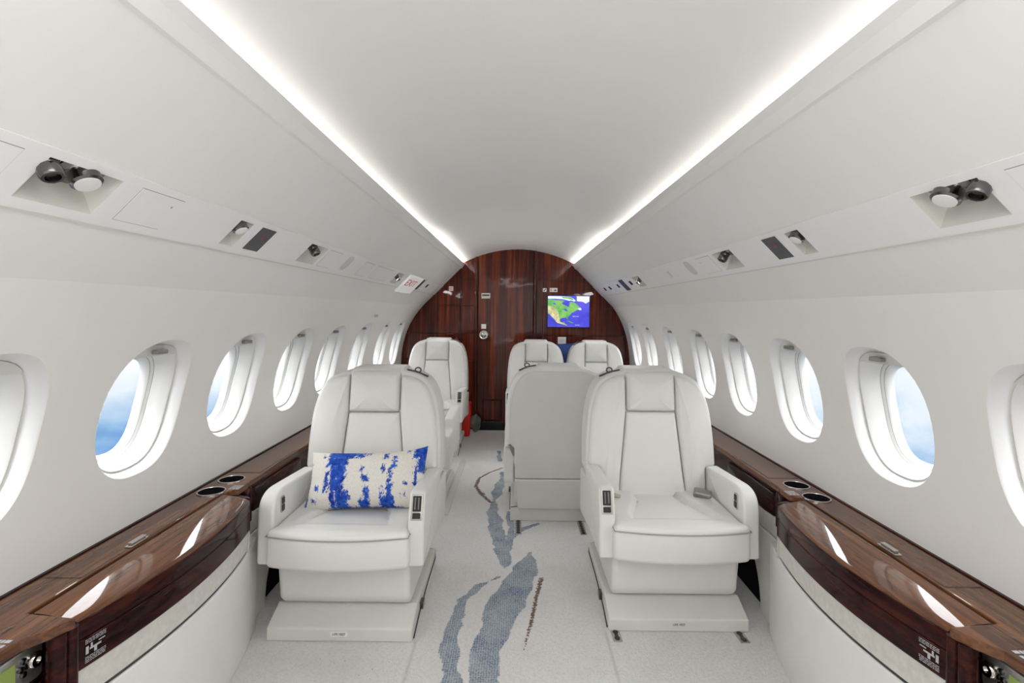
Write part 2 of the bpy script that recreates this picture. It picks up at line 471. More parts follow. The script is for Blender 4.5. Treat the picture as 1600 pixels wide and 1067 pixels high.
for s in (-1, 1):
    mb = MB()
    ed = [WC[0] - .25] + [(a + b) / 2 for a, b in zip(WC[:-1], WC[1:])] + [WC[-1] + .2]
    for i, yc in enumerate(WC): wall_cell(mb, s, ed[i], ed[i + 1], .55, 1.21, yc)
    zz = [.55 + .66 * i / 14 for i in range(15)]
    mb.grid([[(wx(s, z), y, z) for z in zz] for y in (Y0, 0, ed[0])])
    mb.grid([[(wx(s, z), y, z) for z in zz] for y in (ed[-1], YB)])
    mb.grid([[(s * 1.115, y, z) for z in (0, .3, .55)] for y in (Y0, 1, 2, 3, 4, YB)])
    struct(mb.build('wall_' + SIDE[s], M['panel'], recalc=False, angle=60))
    for yc in WC:
        wn += 1
        mb = MB()
        ang = [2 * PI * k / 64 for k in range(64)]
        prof = [(0, 0), (.0015, .0012), (.004, .0045), (.008, .0105), (.012, .017), (.015, .0235), (.017, .030)]
        def ring(i, d):
            r = []
            for a in ang:
                y, z = sell(a, i)
                r.append((wx(s, ZC + z) + s * d, yc + y, ZC + z))
            return r
        mb.grid([ring(i, d) for i, d in prof], True)
        mb.mat(1)
        pr2 = [(.017, .030), (.0185, .0345), (.021, .034), (.0235, .031), (.027, .034), (.040, .058), (.053, .074)]
        mb.grid([ring(i, d) for i, d in pr2], True)
        mb.mat(2); mb.grid([ring(i, d) for i, d in ((.053, .074), (.0537, .0755))], True)
        mb.mat(1); mb.grid([ring(i, d) for i, d in ((.0537, .0755), (.061, .080))], True)
        mb.mat(2); mb.grid([ring(i, d) for i, d in ((.061, .080), (.0617, .0815))], True)
        mb.mat(1); mb.grid([ring(i, d) for i, d in ((.0617, .0815), (.069, .087), (.074, .102))], True)
        w = struct(mb.build('window_%d' % wn, [M['bezel'], M['reveal'], M['seal']], recalc=False, angle=70))
        MB().poly(ring(.0735, .099)).build('pane', M['glass'], w, recalc=False, smooth=False)
        # pleated shade pulled up into the top of the opening, with its grip
        mb = MB()
        zt = .140
        pts = [sell(a, .0195) for a in ang if .0 < a < PI]
        pts = [(y, z) for y, z in pts if z > zt]
        if s > 0: pts = pts[::-1]
        def sh(d): return [(wx(s, ZC + z) + s * d, yc + y, ZC + z) for y, z in pts]
        ra, rb_ = sh(.0295), sh(.036)
        mb.poly(ra)
        for k in (0,):
            mb.poly([ra[0], ra[-1], rb_[-1], rb_[0]])
        shd = mb.build('shade', M['shade'], w, recalc=False, smooth=False)
        mb = MB()
        x0 = wx(s, ZC + .172)
        oc = rpoly([(-.026, -.007, .006), (.026, -.007, .006), (.026, .007, .006), (-.026, .007, .006)], .01)
        mb.pad(oc, lambda u, v, d: (x0 + s * (.0295 - d), yc + u, ZC + .163 + v), 0, .016, .001, .004, 0, 2, seg=2)
        mb.build('shade_handle', M['grey'], shd)

# ------------------------------------------------------------------ rear bulkhead and door
def build_bulkhead():
    mb = MB()
    mb.mat(1); mb.box(-1.2, 1.2, YB + .012, YB + .03, -.02, 1.8)
    mb.mat(0)
    g = .0022
    def cell(x0, x1, z0, z1, y=YB - .004): mb.box(x0 + g, x1 - g, y, YB + .012, z0 + g, z1 - g)
    for x0, x1 in ((-1.2, -.818), (-.818, -.54), (-.54, -.40)):
        zs = [0, .67, .935, 1.207, 1.8] if x1 != -.40 else [0, .67, .935, 1.207, 1.455, 1.8]
        for z0, z1 in zip(zs[:-1], zs[1:]): cell(x0, x1, z0, z1)
    for x0, x1 in ((.262, .50), (.50, .84), (.84, 1.2)):
        zs = [0, .67, .925, 1.194, 1.458, 1.8] if x1 < 1 else [0, .67, .925, 1.194, 1.8]
        for z0, z1 in zip(zs[:-1], zs[1:]): cell(x0, x1, z0, z1)
    cell(.20, .262, 0, 1.8, YB - .012)
    o = mb.build('wall_back', [M['bulk'], M['line']], bevel=.0015, smooth=False)
    struct(o)
    # door, standing a little proud, with jamb beads
    mb = MB()
    mb.box(-.365, .170, YB - .022, YB + .012, .0, 1.79)
    d = mb.build('door_1', M['doorwood'], bevel=.004, smooth=False); struct(d)
    mb = MB()
    for x in (-.388, .186): mb.box(x - .013, x + .013, YB - .034, YB + .012, 0, 1.79)
    mb.build('door_frame', M['bulk'], d, bevel=.006, smooth=False)
    mb = MB()
    for (x0, x1, z0, z1) in ((-.32, -.13, .285, .30), (-.32, -.13, .09, .105), (-.32, -.305, .105, .285), (-.145, -.13, .105, .285)):
        mb.box(x0, x1, YB - .026, YB - .02, z0, z1)
    mb.build('door_moulding', M['front'], d, bevel=.002, smooth=False)
    mb = MB(); mb.box(-.36, .165, YB - .028, YB - .02, 0, .08); mb.build('kick_plate', M['black'], d, bevel=.002, smooth=False)
    mb = MB(); mb.box(-.335, -.25, YB - .036, YB - .02, 1.278, 1.332); mb.box(-.333, -.252, YB - .042, YB - .03, 1.278, 1.298)
    lt = mb.build('latch', M['steel'], d, bevel=.003, smooth=False)
    MB().box(-.328, -.257, YB - .045, YB - .035, 1.305, 1.318).build('latch_slot', M['black'], lt, smooth=False)
    mb = MB(); mb.lathe([(.046, 0), (.046, .008), (.041, .013), (.034, .012), (.033, .007), (.0, .007)], (-.31, YB - .022, .927), (0, -1, 0), 32)
    lk = mb.build('lock_rosette', M['chrome'], d)
    MB().lathe([(.026, 0), (.026, .014), (.018, .022), (0, .024)], (-.31, YB - .028, .927), (0, -1, 0), 24).build('lock_button', M['chrome'], lk)
    MB().box(-.334, -.288, YB - .026, YB - .02, .985, 1.03).build('placard', M['white'], d, smooth=False)
build_bulkhead()

def sign(name, label, x0, x1, z0, z1, marks, y=YB - .004):
    r = thing(name, label, 'sign', ((x0 + x1) / 2, y, z0))
    o = rpoly([(x0, z0, .006), (x1, z0, .006), (x1, z1, .006), (x0, z1, .006)], .02)
    MB().pad(o, lambda u, v, d: (u, y - d, v), 0, .003, .0005, .001, 0, 1, seg=2).build('plate', M['white'], r)
    for m in sorted({k[0] for k in marks}):
        mb = MB(); w, h = x1 - x0, z1 - z0
        for (k, a, b, c, e) in marks:
            if k == m: mb.box(x0 + a * w, x0 + b * w, y - .0036, y - .002, z0 + c * h, z0 + e * h)
        mb.build('symbol', M[m], r, smooth=False)
sign('warning_sign', 'small white sign with red marks on the wood wall, left of the door', -.655, -.613, 1.35, 1.395, [('red', .15, .32, .2, .8), ('red', .45, .85, .62, .75), ('red', .45, .85, .4, .5), ('red', .45, .85, .2, .3)])
sign('no_smoking_sign', 'small white square sign with a dark diagonal symbol, right of the door', .261, .298, 1.35, 1.387, [('signdark', .2, .5, .2, .45), ('signdark', .4, .65, .4, .65), ('signdark', .6, .85, .6, .85)])
sign('seat_belt_sign', 'small wide white sign with red and black marks above the map screen', .328, .404, 1.35, 1.39, [('red', .12, .24, .2, .42), ('red', .12, .24, .55, .8), ('signdark', .55, .9, .2, .4), ('signdark', .65, .8, .4, .65)])
sign('notice_card', 'blank pale notice card on the wood wall below the map screen', .412, .493, .845, .912, [('softline', .15, .85, .7, .74), ('softline', .15, .85, .5, .54), ('softline', .15, .7, .3, .34)])

def build_tv():
    x0, x1, z0, z1 = .311, .714, 1.011, 1.313
    r = thing('map_screen', 'flat screen showing a moving map of North America on the wood wall', 'screen', ((x0 + x1) / 2, YB - .004, z0))
    MB().box(x0 - .008, x1 + .008, YB - .022, YB - .004, z0 - .008, z1 + .008).build('bezel', M['black'], r, bevel=.003, smooth=False)
    def P(c, k): return [(x0 + (x - 148) / 560 * (x1 - x0), YB - .0225 - .0004 * k, z0 + (628 - min(628, max(200, y))) / 428 * (z1 - z0)) for x, y in c]
    land = [(148, 245), (200, 250), (260, 262), (330, 260), (380, 268), (345, 290), (338, 310), (390, 335), (420, 350), (435, 345), (440, 310), (440, 285), (480, 280), (520, 300), (555, 330), (585, 365), (600, 388), (560, 385), (530, 400), (500, 420), (470, 435), (450, 460), (430, 490), (415, 500), (425, 530), (410, 520), (400, 498), (350, 503), (320, 515), (312, 540), (320, 560), (345, 565), (375, 555), (370, 575), (400, 595), (415, 612), (370, 600), (320, 585), (280, 575), (255, 550), (235, 520), (200, 490), (180, 465), (148, 440)]
    tan = [(148, 335), (210, 350), (270, 390), (290, 430), (300, 500), (312, 540), (320, 562), (345, 567), (372, 575), (400, 596), (413, 610), (370, 600), (320, 585), (280, 575), (255, 550), (235, 520), (200, 490), (180, 465), (148, 440)]
    arctic = [(148, 205), (300, 205), (450, 215), (500, 240), (525, 270), (500, 278), (470, 262), (430, 268), (400, 258), (340, 246), (250, 240), (148, 236)]
    green = [(535, 203), (708, 206), (708, 275), (680, 290), (660, 305), (620, 280), (540, 272)]
    isl = [(330, 212), (450, 218), (505, 250), (480, 255), (420, 240), (350, 232)]
    mb = MB()
    mb.mat(0).poly(P([(148, 628), (708, 628), (708, 200), (148, 200)], 0))
    def add(i, c, k): mb.mat(i).poly(P(c, k))
    add(1, land, 1); add(2, tan, 2); add(3, arctic, 1); add(3, green, 1); add(1, isl, 2)
    add(0, [(350, 385), (385, 375), (420, 400), (400, 415), (370, 395)], 3)
    add(0, [(205, 300), (235, 296), (260, 318), (240, 322)], 3)
    add(3, [(548, 378), (590, 360), (606, 390), (580, 396)], 3)
    add(1, [(398, 548), (430, 542), (470, 560), (500, 575), (470, 574), (430, 556)], 2)
    add(3, [(150, 232), (285, 232), (285, 240), (150, 240)], 3)
    o = mb.build('screen', [M['ocean'], M['land'], M['tan'], M['ice']], r, recalc=False, smooth=False)
    for t, px, py, sz in (('Bermuda', 525, 481, .016), ('San Juan', 550, 600, .014)):
        c = P([(px, py)], 4)[0]
        text_mesh('map_lettering', t, sz, M['ice'], basis(c, (1, 0, 0), (0, 0, 1)), r)
build_tv()

# ------------------------------------------------------------------ side ledges and bowed consoles
def bow(y):
    t = min(1, max(0, (y - 1.06) / (1.745 - 1.06)))
    return .900 - .043 * math.sin(PI * t) ** .9
def build_side(s):
    nm = SIDE[s]
    X = lambda x: s * x
    # --- the long ledge
    r = thing('side_ledge', 'long polished walnut ledge under the %s row of windows' % nm, 'ledge', (s * 1.05, 2.2, .50), 'walnut side ledges')
    plan = [(1.115, Y0), (1.115, 4.985), (.972, 4.985), (.972, 1.885), (.966, 1.86), (.966, 1.80), (1.004, 1.755), (1.004, 1.060), (.890, 1.045), (.905, 1.01), (.932, .97), (.938, .90), (.938, Y0)]
    top = MB().prism(plan, lambda u, v, a: (X(u), v, a), .503, .525).build('ledge_top', M['ledge'], r, bevel=.004, smooth=False)
    for y in (1.895, 1.768):          # cut the two cup wells
        cut = MB().lathe([(.0425, 0), (.0425, .1)], (X(1.045), y, .46), (0, 0, 1), 40).build('cutter', M['ledge'])
        bo = top.modifiers.new('hole', 'BOOLEAN'); bo.operation = 'DIFFERENCE'; bo.object = cut; bo.solver = 'EXACT'
        bpy.context.view_layer.update()
        me = bpy.data.meshes.new_from_object(top.evaluated_get(bpy.context.evaluated_depsgraph_get()))
        top.modifiers.clear(); top.data = me; bpy.data.objects.remove(cut)
    MB().box(X(1.106), X(1.116), Y0, 4.98, .525, .5285).build('back_strip', M['front'], r, bevel=.001, smooth=False)
    def lid(name, x0, x1, y0, y1):
        mb = MB(); mb.mat(1).box(X(x0), X(x1), y0, y1, .5245, .5256); mb.mat(0).box(X(x0 + .0025), X(x1 - .0025), y0 + .0025, y1 - .0025, .5245, .5264)
        return mb.build(name, [M['ledge'], M['line']], r, smooth=False)
    l1 = lid('lid', 1.008, 1.100, 1.195, 1.603)
    mb = MB(); mb.box(X(1.003), X(1.022), 1.345, 1.412, .526, .531); mb.box(X(1.006), X(1.019), 1.352, 1.405, .531, .538)
    mb.build('lid_latch', M['chrome'], l1, bevel=.002, smooth=False)
    lid('lid', .985, 1.075, .62, 1.012); lid('lid', .980, 1.098, 1.975, 2.298)
    for y in (1.895, 1.768):
        mb = MB(); mb.grid([[(X(1.045) + q * math.cos(2 * PI * k / 40), y + q * math.sin(2 * PI * k / 40), z) for k in range(40)] for q, z in ((.0450, .5245), (.0448, .528), (.043, .5292), (.041, .5285), (.040, .5265), (.0398, .52))], True)
        c = mb.build('cup_holder', M['chrome'], r, recalc=False)
        w_ = MB(); w_.grid([[(X(1.045) + q * math.cos(2 * PI * k / 32), y + q * math.sin(2 * PI * k / 32), z) for k in range(32)] for q, z in ((.040, .5275), (.0385, .52), (.036, .46), (.001, .459))], True); w_.build('cup_well', M['well'], c, recalc=False)
    # small printed mark beside the cup holders
    def mark(cx, cy, w, h, z, parent, name):
        mb = MB(); random.seed(5)
        for q in range(7):
            y = cy - h / 2 + h * (q + .2) / 7; x = cx - w / 2
            while x < cx + w / 2:
                l = w * random.uniform(.12, .35)
                mb.box(X(x), X(min(x + l, cx + w / 2)), y, y + h / 7 * .6, z, z + .0005); x += l + w * .06
        mb.build(name, M['pwhite'], parent, smooth=False)
    mark(.985, 1.815, .036, .045, .5251, r, 'printed_mark'); mark(.965, .925, .035, .10, .5251, r, 'printed_mark')
    # wood front below the ledge, behind the seats
    MB().box(X(.982), X(1.0), 1.87, 4.985, .405, .503).build('ledge_front', M['front'], r, smooth=False)
    mb = MB()
    oc = rpoly([(1.905, .385, .02), (2.335, .385, .02), (2.335, .488, .02), (1.905, .488, .02)], .03)
    mb.pad(oc, lambda u, v, d: (X(.984 - d), u, v), 0, .014, .001, .010, .010, 6)
    mb.build('pocket_door', M['front'], r)
    mb = MB(); mb.lathe([(.020, 0), (.020, .118), (.018, .121), (0, .121)], (X(.978), 1.868, .385), (0, 0, 1), 20); mb.build('corner_post', M['front'], r)
    # --- bowed console
    k = thing('side_console', 'bowed glossy rosewood console with a cream base against the %s wall, before the cup holders' % nm, 'cabinet', (s * .95, 1.42, 0), 'bowed side consoles')
    ys = [1.06 + .685 * i / 40 for i in range(41)]
    def slab(name, xi, z0, z1, mat, dx=0, parent=k, bev=.004):
        pl = [(bow(y) + dx, y) for y in ys] + [(xi, 1.745), (xi, 1.06)]
        return MB().prism(pl, lambda u, v, a: (X(u), v, a), z0, z1).build(name, mat, parent, bevel=bev, smooth=True, angle=30)
    # lid: crowned walnut top rolling over into a rosewood front edge
    lidm = MB(); rows = []
    for y in ys:
        xe = bow(y); w = .992 - xe; pr = [(.992, .467), (.992, .5235)]
        for q in range(1, 13):
            t = q / 12; pr.append((.992 - (w - .006) * t, .5235 - .015 * t ** 1.6))
        for q in range(1, 5):
            a = PI / 2 * q / 4; pr.append((xe + .006 * (1 - math.sin(a)), .5085 - .006 * (1 - math.cos(a)) - .0005 * q))
        pr += [(xe - .001, .485), (xe, .467)]
        rows.append([(X(u), y, z) for u, z in pr])
    npf = len(rows[0])
    ids = lidm.grid(rows, True)
    lidm.face(ids[0][::-1]); lidm.face(ids[-1])
    lo = lidm.build('table_lid', [M['ledge'], M['front']], k, angle=35)
    for p in lo.data.polygons: p.material_index = 0 if p.normal.z > .5 else 1
    MB().box(X(.9922), X(1.0038), 1.06, 1.745, .49, .516).build('lid_gap', M['line'], k, smooth=False)
    slab('front_panel', 1.0, .400, .4645, M['front'], .001)
    slab('fabric_band', 1.0, .336, .400, M['fabric'], .006, bev=.002)
    slab('dark_line', 1.0, .327, .336, M['line'], .010, bev=0)  # thin dark joint under the fabric band
    pl = [(.90, .62)] + [(bow(y) + .004, y) for y in ys] + [(.935, 1.865), (1.0, 1.87), (1.0, .62)]
    MB().prism(pl, lambda u, v, a: (X(u), v, a), .0, .327).build('lower_panel', M['dado'], k, bevel=.003, angle=30)
    # rounded far end of the console
    mb = MB()
    e = [(.900 + .075 * (1 - math.cos(a)), 1.745 + .035 * math.sin(a)) for a in [PI / 2 * q / 8 for q in range(9)]] + [(1.0, 1.78), (1.0, 1.745)]
    mb.prism(e, lambda u, v, a: (X(u), v, a), .400, .512); mb.build('end_cap', M['front'], k, bevel=.004, angle=30)
    mb = MB(); mb.prism(e, lambda u, v, a: (X(u), v, a), .327, .400); mb.build('fabric_band', M['fabric'], k, angle=30)
    # fluted corner post at the near end and the printed placard on the front
    mb = MB(); mb.lathe([(.017, 0), (.017, .16), (0, .16)], (X(.912), 1.025, .345), (0, 0, 1), 20); mb.lathe([(.012, 0), (.012, .16), (0, .16)], (X(.902), 1.047, .345), (0, 0, 1), 16)
    mb.build('corner_post', M['front'], k)
    MB().box(X(.92), X(1.0), 1.04, 1.058, .345, .503).build('end_panel', M['front'], k, smooth=False)
    mb = MB(); random.seed(3)
    zc, yc0 = .436, 1.095
    def bar(y0, y1, z0, z1):
        mb.poly([(X(bow(y) - .0007), y, z) for y, z in ((y0, z0), (y1, z0), (y1, z1), (y0, z1))])
    for q, z in enumerate((.4575, .454, .4505, .4215, .418, .4145, .411)):
        y = yc0 - .021
        while y < yc0 + .021:
            l = random.uniform(.003, .009); bar(y, min(y + l, yc0 + .022), z, z + .0016); y += l + .0014
    bar(yc0 - .012, yc0 + .012, .435, .439); bar(yc0 - .003, yc0 + .003, .4255, .435); bar(yc0 - .01, yc0 - .006, .439, .4475); bar(yc0 + .006, yc0 + .02, .443, .4455); bar(yc0 - .02, yc0 - .014, .4285, .4445)
    mb.build('printed_placard', M['pwhite'], k, recalc=False, smooth=False)
    # --- seat control panel in the recess beside the camera
    c = thing('control_panel', 'silver control panel with knobs and green display in the %s ledge recess' % nm, 'control panel', (s * .955, .9, .35), 'seat control panels')
    MB().box(X(.955), X(.975), .5, 1.058, .345, .503).build('recess_face', M['front'], c, smooth=False)
    oc = rpoly([(.80, .418, .012), (1.035, .418, .012), (1.035, .492, .012), (.80, .492, .012)], .02)
    MB().pad(oc, lambda u, v, d: (X(.956 - d), u, v), 0, .008, .001, .004, 0, 2, seg=3).build('bezel', M['steel'], c)
    mb = MB(); mb.lathe([(.016, 0), (.016, .006), (.013, .010), (.006, .010), (.006, .006), (0, .006)], (X(.948), 1.014, .460), (-s, 0, 0), 20); mb.build('knob', M['chrome'], c)
    mb = MB()
    for y, z in ((.991, .472), (.991, .446), (.985, .459), (.997, .459)): mb.lathe([(.006, 0), (.006, .004), (0, .005)], (X(.948), y, z), (-s, 0, 0), 12)
    mb.build('button', M['dchrome'], c)
    MB().box(X(.9455), X(.949), .86, .975, .436, .478).build('display', M['lcd'], c, bevel=.001, smooth=False)
    MB().tube([(X(.945), .82, .414), (X(.945), 1.03, .414)], .005, 8).build('chrome_rail', M['chrome'], c)
    # --- lower side wall behind the consoles
    t = MB(); t.box(X(.962), X(.99), 2.60, 4.985, 0, .33); t.mat(1).box(X(.992), X(1.0), 2.0, 2.62, 0, .33); t.mat(0)  # black backing stands in for the shade inside the recess
    ev = [(1.87, 0), (1.99, 0)] + [(1.99 + .16 * (1 - math.cos(a)), .24 * math.sin(a)) for a in [PI / 2 * q / 8 for q in range(1, 9)]] + [(2.60, .24), (2.60, .33), (1.87, .33)]
    t.prism(ev, lambda u, v, a: (X(a), u, v), .962, .99)
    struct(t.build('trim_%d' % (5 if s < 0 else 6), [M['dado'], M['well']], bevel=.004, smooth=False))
    t = MB(); t.box(X(.966), X(.99), 1.872, 4.985, .335, .405)
    struct(t.build('trim_%d' % (7 if s < 0 else 8), M['fabric'], smooth=False))
    t = MB(); t.box(X(.955), X(1.0), Y0, .62, 0, .503)
    struct(t.build('trim_%d' % (9 if s < 0 else 10), M['dado'], smooth=False))
for s in (-1, 1): build_side(s)

# ------------------------------------------------------------------ overhead service strips
POCK = {-1: [(.787, .935), (1.336, 1.40), (1.80, 1.955), (3.14, 3.30)], 1: [(.849, .994), (1.392, 1.46), (1.838, 2.0), (3.22, 3.38)]}
D0 = .003
def strip(s):
    mb = MB(); ys = [Y0]
    for a, b in POCK[s]: ys += [a, b]
    ys.append(YB)
    ts = (.52, .55, .70, .74)
    for i in range(len(ys) - 1):
        hole = i % 2 == 1
        for j in range(3):
            if hole and j == 1: continue
            mb.poly([SP(s, ts[j], ys[i], D0), SP(s, ts[j], ys[i + 1], D0), SP(s, ts[j + 1], ys[i + 1], D0), SP(s, ts[j + 1], ys[i], D0)])
    mb.poly([SP(s, .52, Y0, D0), SP(s, .52, YB, D0), SP(s, .52, YB, 0), SP(s, .52, Y0, 0)])
    mb.poly([SP(s, .74, Y0, D0), SP(s, .74, YB, D0), SP(s, .74, YB, 0), SP(s, .74, Y0, 0)])
    mb.mat(1)
    mb.poly([SP(s, .736, Y0, D0 + .0006), SP(s, .736, YB, D0 + .0006), SP(s, .745, YB, D0 + .0006), SP(s, .745, Y0, D0 + .0006)])
    for a, b in POCK[s]:
        w = (b - a); dp = -.05
        op = [SP(s, .55, a, D0), SP(s, .55, b, D0), SP(s, .70, b, D0), SP(s, .70, a, D0)]
        fl = [SP(s, .555, a + w * .12, dp), SP(s, .555, b - w * .12, dp), SP(s, .63, b - w * .12, dp), SP(s, .63, a + w * .12, dp)]
        for q in range(4): mb.poly([op[q], op[(q + 1) % 4], fl[(q + 1) % 4], fl[q]])
        mb.poly(fl)
    struct(mb.build('trim_%d' % (11 if s < 0 else 12), [M['strip'], M['pocket']], recalc=False, smooth=False))
for s in (-1, 1): strip(s)

def ord_txt(s, where): return '%s overhead strip, %s' % (SIDE[s], where)
def reading_light(s, y, t, label, big=True):
    o = SP(s, t, y, -.030); n = (SN(s) + Vector((0, -.12, -.55))).normalized()
    r = thing('reading_light', label, 'light', o, 'overhead reading lights')
    k = 1 if big else .85
    MB().lathe([(.030 * k, .010), (.038 * k, .014), (.038 * k, .017), (.028 * k, .021), (.024 * k, .026), (.024 * k, .040), (.020 * k, .043), (.0, .041)], o, n, 32).build('lamp_ring', M['dchrome'], r)
    MB().lathe([(.020 * k, .041), (.019 * k, .0445), (0, .046)], o, n, 24).build('lens', M['lens'], r)
def gasper(s, y, t, label, k=1.0):
    o = SP(s, t, y, -.030); n = (SN(s) + Vector((0, -.15, -.5))).normalized()
    r = thing('air_nozzle', label, 'air vent', o, 'overhead air nozzles')
    MB().lathe([(.024 * k, .0), (.027 * k, .006), (.027 * k, .011), (.019 * k, .016), (.017 * k, .020), (0, .020)], o, n, 28).build('vent_collar', M['dchrome'], r)
    mb = MB(); rr = []
    mb.lathe([(.013 * k, .018), (.017 * k, .022), (.0165 * k, .030), (.0155 * k, .032), (.017 * k, .034), (.017 * k, .050), (.015 * k, .053), (.011 * k, .053), (.009 * k, .044), (0, .042)], o, n, 12)
    mb.build('vent_barrel', M['dchrome'], r)
def rect_on(s, y0, y1, t0, t1, d): return [SP(s, t0, y0, d), SP(s, t0, y1, d), SP(s, t1, y1, d), SP(s, t1, y0, d)]
def slab_on(mb, s, y0, y1, t0, t1, d0, d1):
    a = rect_on(s, y0, y1, t0, t1, d0); b = rect_on(s, y0, y1, t0, t1, d1)
    ia = [mb.vert(p) for p in a]; ib = [mb.vert(p) for p in b]
    mb.face(ia[::-1]); mb.face(ib)
    for q in range(4): mb.face((ia[q], ia[(q + 1) % 4], ib[(q + 1) % 4], ib[q]))
def access_panel(s, y0, y1, label, t0=.552, t1=.698, dot=True, m='strip'):
    mb = MB(); slab_on(mb, s, y0, y1, t0, t1, D0 - .001, D0 + .0012); mb.mat(1)
    slab_on(mb, s, y0 - .0012, y1 + .0012, t0 - .0025, t1 + .0025, D0 - .001, D0 + .0003)
    if dot: slab_on(mb, s, y1 - .022, y1 - .018, t0 + .035, t0 + .042, D0 + .001, D0 + .0018)
    tag(mb.build('access_panel', [M[m], M['softline']], smooth=False), label, 'panel', 'overhead access panels')
def belt_sign(s, y0, y1, label):
    r = thing('seat_belt_sign', label, 'sign', SP(s, .62, (y0 + y1) / 2, D0), 'unlit overhead signs')
    mb = MB(); slab_on(mb, s, y0, y1, .549, .697, D0 - .001, D0 + .0015); mb.build('plate', M['signdark'], r, smooth=False)
    mb = MB(); yc = (y0 + y1) / 2
    def pt(dy, dt): return SP(s, .598 + dt, yc + dy, D0 + .002)
    mb.tube([pt(.012 * math.cos(a), .016 * math.sin(a)) for a in [PI * 1.6 * q / 12 for q in range(13)]], .0009, 5)
    mb.tube([pt(-.009, -.012), pt(.009, .012)], .0009, 5); mb.tube([pt(-.012, .004), pt(.002, .012), pt(.012, .02)], .0009, 5)
    mb.build('symbol', M['dimred'], r)
def speaker(s, yc, label):
    o = rpoly([(yc - .036, .541, .03), (yc + .036, .541, .03), (yc + .036, .692, .03), (yc - .036, .692, .03)], .01)
    o = [(yc + .037 * math.copysign(abs(math.cos(a)) ** .8, math.cos(a)), .616 + .072 * math.copysign(abs(math.sin(a)) ** .8, math.sin(a))) for a in [2 * PI * q / 40 for q in range(40)]]
    mb = MB(); a = [mb.vert(SP(s, v, u, D0 - .001)) for u, v in o]; b = [mb.vert(SP(s, v, u, D0 + .0015)) for u, v in o]
    for q in range(40): mb.face((a[q], a[(q + 1) % 40], b[(q + 1) % 40], b[q]))
    mb.face(b)
    tag(mb.build('speaker_grille', M['grille'], recalc=True), label, 'speaker', 'overhead speaker grilles')
gasper(-1, .802, .568, 'nearest air nozzle in the left overhead strip, in the big pocket'); reading_light(-1, .872, .570, 'nearest reading light in the left overhead strip, beside the air nozzle')
access_panel(-1, .45, .745, 'access panel at the left frame edge in the left overhead strip', dot=False)
access_panel(-1, .985, 1.107, 'square access panel just behind the biggest pocket in the left overhead strip')
reading_light(-1, 1.362, .575, 'second reading light in the left overhead strip, before the dark sign', False)
belt_sign(-1, 1.45, 1.53, 'dark rectangular sign with a faint red symbol in the left overhead strip')
gasper(-1, 1.862, .575, 'second air nozzle in the left overhead strip, past the dark sign')
access_panel(-1, 1.985, 2.115, 'access panel before the oval speaker in the left overhead strip', dot=False)
speaker(-1, 2.25, 'oval speaker grille in the left overhead strip')
access_panel(-1, 2.46, 2.61, 'small access panel behind the oval speaker in the left overhead strip')
access_panel(-1, 2.68, 3.02, 'long plain access panel before the exit sign in the left overhead strip', dot=False)
gasper(-1, 3.215, .605, 'air nozzle just before the exit sign in the left overhead strip', .8)
gasper(1, .860, .568, 'nearest air nozzle in the right overhead strip, in the big pocket'); reading_light(1, .928, .570, 'nearest reading light in the right overhead strip, beside the air nozzle')
access_panel(1, .45, .80, 'access panel at the right frame edge in the right overhead strip', dot=False)
reading_light(1, 1.425, .575, 'second reading light in the right overhead strip, before the dark sign', False)
belt_sign(1, 1.513, 1.595, 'dark rectangular sign with a faint red symbol in the right overhead strip')
gasper(1, 1.925, .575, 'second air nozzle in the right overhead strip, past the dark sign')
access_panel(1, 2.04, 2.185, 'access panel before the oval speaker in the right overhead strip')
speaker(1, 2.318, 'oval speaker grille in the right overhead strip')
gasper(1, 3.30, .605, 'third air nozzle in the right overhead strip, before the dark bar', .8)
def vent_slots(s, y0, y1, label, n=2):
    mb = MB(); slab_on(mb, s, y0, y1, .555, .695, D0 - .001, D0 + .0012); mb.mat(1)
    for q in range(n): slab_on(mb, s, (y0 + y1) / 2 - .014 + .022 * q, (y0 + y1) / 2 - .010 + .022 * q, .59, .66, D0 + .001, D0 + .0016)
    tag(mb.build('slotted_panel', [M['strip'], M['softline']], smooth=False), label, 'panel')
vent_slots(1, 2.52, 2.76, 'white panel with two short slots in the right overhead strip')
def small_unit(s, y0, y1, label, kind):
    r = thing('service_unit', label, 'panel', SP(s, .62, (y0 + y1) / 2, D0))
    mb = MB(); slab_on(mb, s, y0, y1, .535, .715, D0 - .001, D0 + .002); mb.build('plate', M['white' if kind != 'plain' else 'grille'], r, smooth=False)
    if kind == 'dark':
        mb = MB(); yc = (y0 + y1) / 2; slab_on(mb, s, yc - .028, yc + .028, .585, .645, D0 + .001, D0 + .0035); mb.build('nozzle_slot', M['black'], r, smooth=False)
def dark_bar(s, y0, y1, label):
    mb = MB(); slab_on(mb, s, y0, y1, .535, .715, D0 - .001, D0 + .003)
    tag(mb.build('dark_bar', M['signdark'], smooth=False), label, 'sign', 'dark overhead bars')
dark_bar(-1, 3.92, 4.02, 'narrow black sign bar behind the exit sign in the left overhead strip')
dark_bar(1, 3.68, 3.80, 'narrow black sign bar near the far end of the right overhead strip')
small_unit(-1, 4.16, 4.36, 'white unit with a dark nozzle past the black bar in the left overhead strip', 'dark')
small_unit(-1, 4.66, 4.86, 'plain pale unit at the far end of the left overhead strip', 'plain0')
small_unit(1, 3.42, 3.60, 'white unit with a dark nozzle just before the black bar, right overhead strip', 'dark')
small_unit(1, 3.86, 4.02, 'white unit with a dark nozzle just past the black bar, right overhead strip', 'dark')
small_unit(1, 4.20, 4.36, 'white unit with a dark nozzle, second past the black bar, right overhead strip', 'dark')
small_unit(1, 4.44, 4.60, 'white unit with a dark nozzle, third past the black bar, right overhead strip', 'dark')
